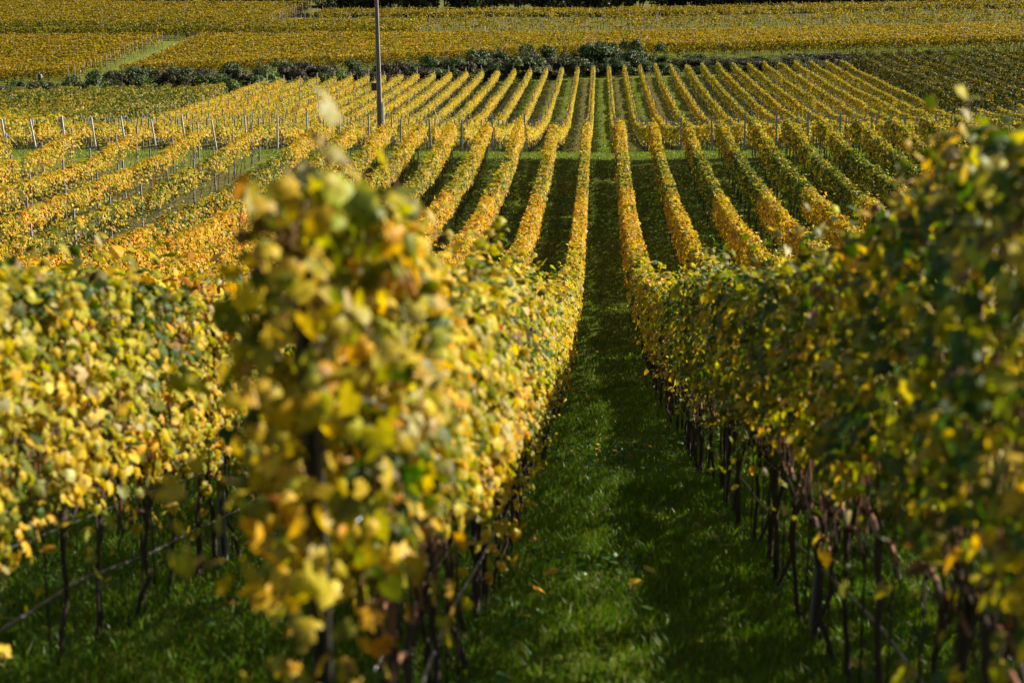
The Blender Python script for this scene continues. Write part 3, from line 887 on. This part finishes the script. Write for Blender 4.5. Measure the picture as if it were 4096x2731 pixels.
xs = np.arange(-86, 46, 3.1); BANDS = ((190.3, 'foot'), (192.8, 'middle'), (195.3, 'top edge')); cnt = {}
for i, x in enumerate(xs):
    for row_, (s, where) in enumerate(BANDS):
        xx = float(x + g.normal(0, .5) + row_ * 1.0)
        if row_ == 2 and (-74 < xx < -58): continue
        if row_ == 1 and (-73 < xx < -67): continue
        tall = 1.0
        if -17 < xx < 6: tall = (1.5, 1.7, 1.55)[row_]
        elif xx >= 6: tall = (.75, .75, .55)[row_]
        elif xx < -42: tall = (1.55, 1.7, 1.25)[row_]
        else: tall = (1.15, 1.35, 1.2)[row_]
        if row_ == 0 and xx < -54: tall = 1.75
        kd = 'brown' if ((-78 < xx < -52 or -38 < xx < -22) and g.random() < .7) or g.random() < .12 else 'green'
        if -44 < xx < -33 and row_ == 0 and g.random() < .6: kd = 'lime'
        if xx > 6 and g.random() < .25: kd = 'brown'
        w = {'green': 'dark green bramble', 'brown': 'dry brown bramble', 'lime': 'bright green bush'}[kd]
        kk = xx - XC; n = int(abs(kk) / 2.0) + 1
        if kk < 0:
            pos = f'behind the {ordinal(n)} thin row left of alley' if n <= 21 else f'{ordinal(int((abs(xx) - 42) / 3.1) + 1)} beyond the last thin row'
        else: pos = f'behind the {ordinal(n)} thin row right of alley'
        lab = f'{w} at the bank {where}, {pos}'
        cnt[lab] = cnt.get(lab, 0) + 1
        if cnt[lab] > 1: lab = lab.replace(w, 'small ' + w.split(' ', 1)[1])
        shrub(xx, s + g.normal(0, .4), g.uniform(1.5, 2.7), tall * g.uniform(.85, 1.75), kd, lab, g)

a = Acc(); N = 52000
x = g.uniform(-92, 50, N); ss = 188.6 + 8.6 * g.random(N); k_ = ~((ss > 194) & (x > -67) & (x < -58)); x = x[k_]; ss = ss[k_]; N = len(x)
y = ss + obl(x); hb = .75 * n2(x * .55, ss * .6) ** 1.5 + .35 * n3(x * 1.7, ss * 1.7) - .1
hb = np.where((x > 8) & (ss > 193.5), hb * .35, hb)
P = np.stack([x, y, ground(x, y) + np.maximum(.03, hb) * g.uniform(.4, 1.25, N)], -1)
br = n3(x * .22, ss * .3) > .52
c = np.where(br[:, None], np.asarray(BROWN)[g.integers(0, 4, N)], np.asarray(GREEN)[g.integers(0, 4, N)]) * g.uniform(.6, 1.4, (N, 1))
put_leaves(a, P, np.stack([g.normal(0, .6, N), -.3 + g.normal(0, .6, N), .8 + g.normal(0, .4, N)], -1), g.uniform(.09, .19, N), c, 'far', g, .3)
for q in range(420):
    bx = g.uniform(-92, 46); bs = g.uniform(189, 196); by = bs + float(obl(bx))
    d_ = np.array([g.normal(0, .6), g.normal(-.2, .5), g.uniform(.4, 1.3)])
    p_ = np.array([bx, by, gz(bx, by)])
    add_tube(a, [p_, p_ + d_ * np.array([.4, .4, .8]), p_ + d_], [.02, .014, .006], 4, (.07, .045, .035) if g.random() < .6 else (.16, .12, .08))
o = a.build('bramble_cover', M_SHRUB); tag(o, 'low tangled green and brown brambles covering the bank', 'brambles', kind='stuff')

# ------------------------------------------------------------------ dark trees above the top fields
def tree_mesh(seed):
    g = np.random.default_rng(seed); a = Acc()
    nb = 26
    cen = np.stack([g.normal(0, 1.5, nb), g.normal(0, 1.3, nb), g.uniform(1.6, 7.2, nb)], -1)
    cen[:, :2] *= (1.15 - cen[:, 2:3] / 11)
    n = 2600; j = g.integers(0, nb, n); d = norm(g.normal(0, 1, (n, 3)))
    P = cen[j] + d * g.uniform(.4, 1.1, n)[:, None]
    c = np.asarray(GREEN + BROWN[:2])[g.integers(0, 6, n)] * g.uniform(.4, .9, (n, 1))  # crown colours dimmed to paint in the shade of the wood
    put_leaves(a, P, d + g.normal(0, .5, (n, 3)), g.uniform(.28, .5, n), c, 'far', g, .3)
    cr = a.mesh('crown', M_SHRUB)
    b = Acc(); add_tube(b, [(0, 0, -.3), (.1, .05, 1.6), (-.05, .1, 3.5), (.1, 0, 6.0)], [.2, .15, .11, .05], 7)
    for i in range(6):
        e = cen[i]; add_tube(b, [(0, 0, e[2] * .55), e * np.array([.5, .5, .8]), e], [.07, .05, .02], 5)
    return cr, b.mesh('trunk', M_WOODPOST)
TREES = [tree_mesh(s) for s in (21, 22, 23)]
i = 0
for s, x0, x1, st in ((291.5, -51, 92, 3.3), (297, -49, 95, 3.6), (307, -86, -58, 3.2), (314, -86, -44, 3.6)):
    for x in np.arange(x0, x1, st):
        x = float(x + g.normal(0, .6)); y = s + float(obl(np.clip(x, -90, 90))) + g.normal(0, .8)
        i += 1
        root = empty('tree', (x, y, gz(x, y)))
        cr, tr = TREES[g.integers(3)]
        r = g.uniform(0, 6.28); sc = g.uniform(.8, 1.25)
        link('crown', cr, root, (0, 0, 0), (0, 0, r)).scale = (sc, sc, sc)
        link('trunk', tr, root, (0, 0, 0), (0, 0, r)).scale = (sc, sc, sc)
        tag(root, 'dark shaded tree in the wood edge above the top fields', 'tree', 'trees of the dark wood edge')

# ------------------------------------------------------------------ utility pole, stay, stakes, person
px, py = -13.85, 91.0
root = empty('utility_pole', (px, py, gz(px, py)))
tag(root, 'tall grey concrete utility pole standing among the rows left of centre', 'utility pole')
a = Acc(); H = 12.5
z = np.linspace(-.4, H, 8); w = np.interp(z, [0, H], [.17, .085])
HP = [(-1, -1), (-.55, -1), (-.42, -.35), (.42, -.35), (.55, -1), (1, -1), (1, 1), (.55, 1), (.42, .35), (-.42, .35), (-.55, 1), (-1, 1)]
for (zz0, zz1, w0, w1) in zip(z[:-1], z[1:], w[:-1], w[1:]):
    v = [(sx * ww + zz * -.012, sy * ww, zz) for zz, ww in ((zz0, w0), (zz1, w1)) for (sx, sy) in HP]
    a.add(v, [(i, (i + 1) % 12, 12 + (i + 1) % 12, 12 + i) for i in range(12)])
add_box(a, (-.09 - H * .012, -.09, H - .01), (.09 - H * .012, .09, H + .03))
a.build('shaft', M_POLE, root)
a = Acc(); add_box(a, (.165, -.10, -.4), (.245, .10, 3.2)); add_box(a, (.16, -.11, 1.2), (.25, .11, 1.26)); add_box(a, (.16, -.11, 2.6), (.25, .11, 2.66))
a.build('stub', M_POLEEDGE, root)
a = Acc(); add_box(a, (-.52, -.12, 3.9), (-.20, .12, 4.35)); add_box(a, (-.54, -.14, 4.35), (-.18, .14, 4.38))
a.build('switch_box', M_DARK, root)
a = Acc(); add_box(a, (-1.0 - .15, -.05, 11.7), (1.0 - .15, .05, 11.82))
for q in (-.9, -.1, .7): add_tube(a, [(q - .05, 0, 11.82), (q - .05, 0, 11.9), (q - .05, 0, 12.05)], [.03, .06, .03], 8)
a.build('crossarm', M_DARK, root)
for zz in (5.0, 7.4, 9.8):
    a = Acc(); ww = float(np.interp(zz, [0, H], [.17, .085])) + .006; add_box(a, (-ww - zz * .012, -ww, zz), (ww - zz * .012, ww, zz + .05)); a.build('band', M_STEEL, root)

def at(xd, yd, dist):
    """point seen at photo position (in 2352 px wide units) at the given range"""
    p = R(PITCH); X = (xd - 1176) / 3267 * dist; Y = -(yd - 784) / 3267 * dist
    yf = dist * math.cos(p) + Y * math.sin(p); zf = -dist * math.sin(p) + Y * math.cos(p)
    return np.array([X * CA - yf * SA, X * SA + yf * CA, EYE + zf])
a = Acc()
p0 = at(996, 247, 104); p1 = at(1030, 306, 95)
p1[2] = gz(p1[0], p1[1]) + .1
b = Acc(); add_tube(b, [p0 - p1, (p0 - p1) * .5, (0, 0, 0)], .022, 6)
o = b.build('leaning_stake', M_CONC, None, tuple(p1)); tag(o, 'thin pale stake leaning over the yellow rows right of the utility pole', 'stake')

for (xd, lean, hgt, lab) in ((1125, 0.0, 2.4, 'pale upright post at the front edge of the top right field'), (1134, -.28, 2.2, 'dark leaning post beside the pale upright post of the top field')):
    x = (xd - 1375) / 13.4; y = 243.0 + float(obl(x))
    b = Acc(); add_tube(b, [(0, 0, -.2), (lean * .5, 0, hgt * .5), (lean, 0, hgt)], [.075, .07, .065], 7)
    o = b.build('field_post', M_CONC if lean == 0 else M_WOODPOST, None, (x, y, gz(x, y))); tag(o, lab, 'post')

def person(x, y):
    base = gz(x, y)
    root = empty('person', (x, y, base))
    tag(root, 'person in dark clothes with pale sleeves standing at the left terrace rows', 'person')
    J = [(0, 0, .95), (0, 0, 1.2), (0, 0, 1.45), (0, 0, 1.55), (0, -.02, 1.66), (0, -.02, 1.76),
         (.10, 0, .9), (.12, .02, .5), (.13, 0, .06), (.13, -.12, .03), (-.10, 0, .9), (-.13, -.03, .5), (-.13, 0, .06), (-.13, -.12, .03),
         (.2, 0, 1.42), (.27, .02, 1.15), (.24, -.14, .95), (-.2, 0, 1.42), (-.27, .02, 1.15), (-.24, -.14, .95), (.25, -.2, .9), (-.25, -.2, .9)]
    E = [(0, 1), (1, 2), (2, 3), (3, 4), (4, 5), (0, 6), (6, 7), (7, 8), (8, 9), (0, 10), (10, 11), (11, 12), (12, 13), (2, 14), (14, 15), (15, 16), (2, 17), (17, 18), (18, 19), (16, 20), (19, 21)]
    rad = [.15, .14, .15, .06, .09, .075, .09, .065, .045, .04, .09, .065, .045, .04, .07, .05, .038, .07, .05, .038, .04, .04]
    me = bpy.data.meshes.new('body'); me.from_pydata(J, E, []); o = bpy.data.objects.new('body', me); C.objects.link(o); o.parent = root
    sk = o.modifiers.new('skin', 'SKIN'); sv = me.skin_vertices[0].data if me.skin_vertices else None
    if sv is None:
        import bmesh
        bm = bmesh.new(); bm.from_mesh(me); lay = bm.verts.layers.skin.verify(); bm.to_mesh(me); bm.free(); sv = me.skin_vertices[0].data
    for q, r_ in zip(sv, rad): q.radius = (r_, r_ * .8)
    sv[0].use_root = True
    ss = o.modifiers.new('sub', 'SUBSURF'); ss.levels = 1; ss.render_levels = 2
    # trousers, jacket and skin by height
    m, nt, out = new_mat('clothed_body'); N = nt.nodes; L = nt.links
    tc = N.new('ShaderNodeTexCoord'); sp = N.new('ShaderNodeSeparateXYZ'); L.new(tc.outputs['Object'], sp.inputs[0])
    cr = N.new('ShaderNodeValToRGB'); e = cr.color_ramp; e.interpolation = 'CONSTANT'
    e.elements[0].color = (.02, .02, .022, 1); e.elements[1].position = .5; e.elements[1].color = (.018, .022, .04, 1)
    for pos, c in ((.83, (.4, .24, .17, 1)), (.92, (.02, .015, .012, 1))):
        q = e.elements.new(pos); q.color = c
    mr = N.new('ShaderNodeMapRange'); mr.inputs[2].default_value = 1.85; L.new(sp.outputs[2], mr.inputs[0]); L.new(mr.outputs[0], cr.inputs[0])
    p = N.new('ShaderNodeBsdfPrincipled'); p.inputs['Roughness'].default_value = .8; L.new(cr.outputs[0], p.inputs['Base Color']); L.new(p.outputs[0], out.inputs[0])
    me.materials.append(m)
    ms = plain_mat('pale_sleeve', (.6, .6, .62), .8)
    for sg in (-1, 1):
        a = Acc(); add_tube(a, [(.17 * sg, 0, 1.46), (.23 * sg, .01, 1.3), (.275 * sg, .02, 1.14), (.25 * sg, -.1, 1.0)], [.07, .085, .068, .055], 10); a.build('sleeve', ms, root)
    root.rotation_euler = (0, 0, R(10))
px_ = -70.0; person(px_, 197.2 + float(obl(px_)))

# ------------------------------------------------------------------ grass
def grass(name, x0, x1, y0, y1, dens, hgt, wid, g, acc, cols, rowgap=0.0):
    N = int((x1 - x0) * (y1 - y0) * dens)
    x = g.uniform(x0, x1, N); y = g.uniform(y0, y1, N)
    q = n2(x * 1.6, y * 1.1) * .6 + n3(x * 5.2, y * 4.0) * .4
    keep = in_view(x, y, 1.0) & (g.random(N) < .42 + 1.0 * q)
    dx = np.abs((x - XC + 1) % 2.0 - 1.0)            # 0 at alley middle, 1 under the vines
    keep &= ~((dx > .8) & (g.random(N) < rowgap))
    x, y, q = x[keep], y[keep], q[keep]; N = len(x)
    z = ground(x, y) + (n2(x * 1.7, y * 1.7) - 0.5) * 0.07 + (n3(x * 0.35, y * 0.35) - 0.5) * 0.16 - .01
    h = g.uniform(.45, 1.25, N) * hgt * (.55 + .9 * q); w = g.uniform(.6, 1.3, N) * wid
    a = g.uniform(0, 2 * np.pi, N); b = np.stack([np.cos(a), np.sin(a), 0 * a], -1)
    l = g.uniform(0, 2 * np.pi, N); lean = np.stack([np.cos(l), np.sin(l), 0 * l], -1) * (h * g.uniform(.15, .9, N))[:, None]
    P = np.stack([x, y, z], -1); up = np.array([0, 0, 1.])
    mid = P + lean * .35 + up * (h * .6)[:, None]; tip = P + lean + up * (h * .95)[:, None]
    V = np.stack([P - b * w[:, None] / 2, P + b * w[:, None] / 2, mid + b * w[:, None] * .4, mid - b * w[:, None] * .4, tip], 1)
    i = np.arange(N)[:, None] * 5
    c = np.asarray(cols)[g.integers(0, len(cols), N)] * g.uniform(.7, 1.3, (N, 1))
    base = acc.n
    acc.add(V.reshape(-1, 3), i + np.array([[0, 1, 2, 3]]), c)
    acc.f.append(base + i + np.array([[3, 2, 4]])); acc.c.append(c.astype(np.float32)); acc.sm.append(np.zeros(N, bool))
GC = [(.068, .160, .005), (.105, .205, .007), (.042, .105, .004), (.155, .235, .012), (.19, .19, .03)]
g = np.random.default_rng(99); a = Acc()
grass('g', -6, 6, 3, 16, 2300, .13, .007, g, a, GC)
grass('g', -6, 6, 16, 30, 800, .13, .011, g, a, GC)
grass('g', -9, 9, 30, 60, 150, .13, .02, g, a, GC)
grass('g', -16, 16, 60, 93, 60, .14, .035, g, a, GC)
for j in range(-10, 10):       # sparse tufts and cover crop in the far alleys, brownish where the soil was tilled
    xc_ = XC + 2.0 * j
    cc = [(.14, .21, .02), (.19, .26, .03), (.10, .16, .012)] if j % 2 == 0 else [(.12, .13, .03), (.10, .075, .03), (.16, .10, .04), (.09, .13, .02)]
    grass('g', xc_ - .75, xc_ + .75, 93, 187, 16 if j % 2 == 0 else 7, .15, .06, g, a, cc)
grass('g', -40, 30, 86.5, 92.5, 110, .16, .035, g, a, [(.17, .25, .03), (.24, .29, .06), (.13, .20, .02), (.28, .27, .09)])
N = 9000                                              # broad leaved weeds low in the sward
x = g.uniform(-5, 5, N); y = g.uniform(4, 24, N); k_ = (n3(x * 1.3 + 4, y * 1.1) > .56) & in_view(x, y, .5); x = x[k_]; y = y[k_]; N = len(x)
P = np.stack([x, y, ground(x, y) + g.uniform(.02, .09, N)], -1)
put_leaves(a, P, np.stack([g.normal(0, .35, N), g.normal(0, .35, N), np.ones(N)], -1), g.uniform(.03, .08, N), np.array([(.05, .12, .012)]) * g.uniform(.7, 1.5, (N, 1)), 'mid', g, 0.0)
o = a.build('grass', M_GRASS); tag(o, 'short green grass growing in the alleys between the vine rows', 'grass', kind='stuff')
# fallen leaves lying in the alleys
a = Acc(); N = 800
x = g.uniform(-9, 12, N); y = 4 + 84 * g.random(N) ** 1.3; k_ = in_view(x, y, .5); x = x[k_]; y = y[k_]; N = len(x)
P = np.stack([x, y, ground(x, y) + .06], -1)
put_leaves(a, P, np.stack([g.normal(0, .4, N), g.normal(0, .4, N), np.ones(N)], -1), g.uniform(.06, .12, N), pick(np.tile(MIX['brown'] + MIX['orange'], (N, 1)), g), 'mid', g, 0.0)
o = a.build('fallen_leaves', M_LEAF); tag(o, 'brown and yellow fallen vine leaves scattered in the grass', 'fallen leaves', kind='stuff')
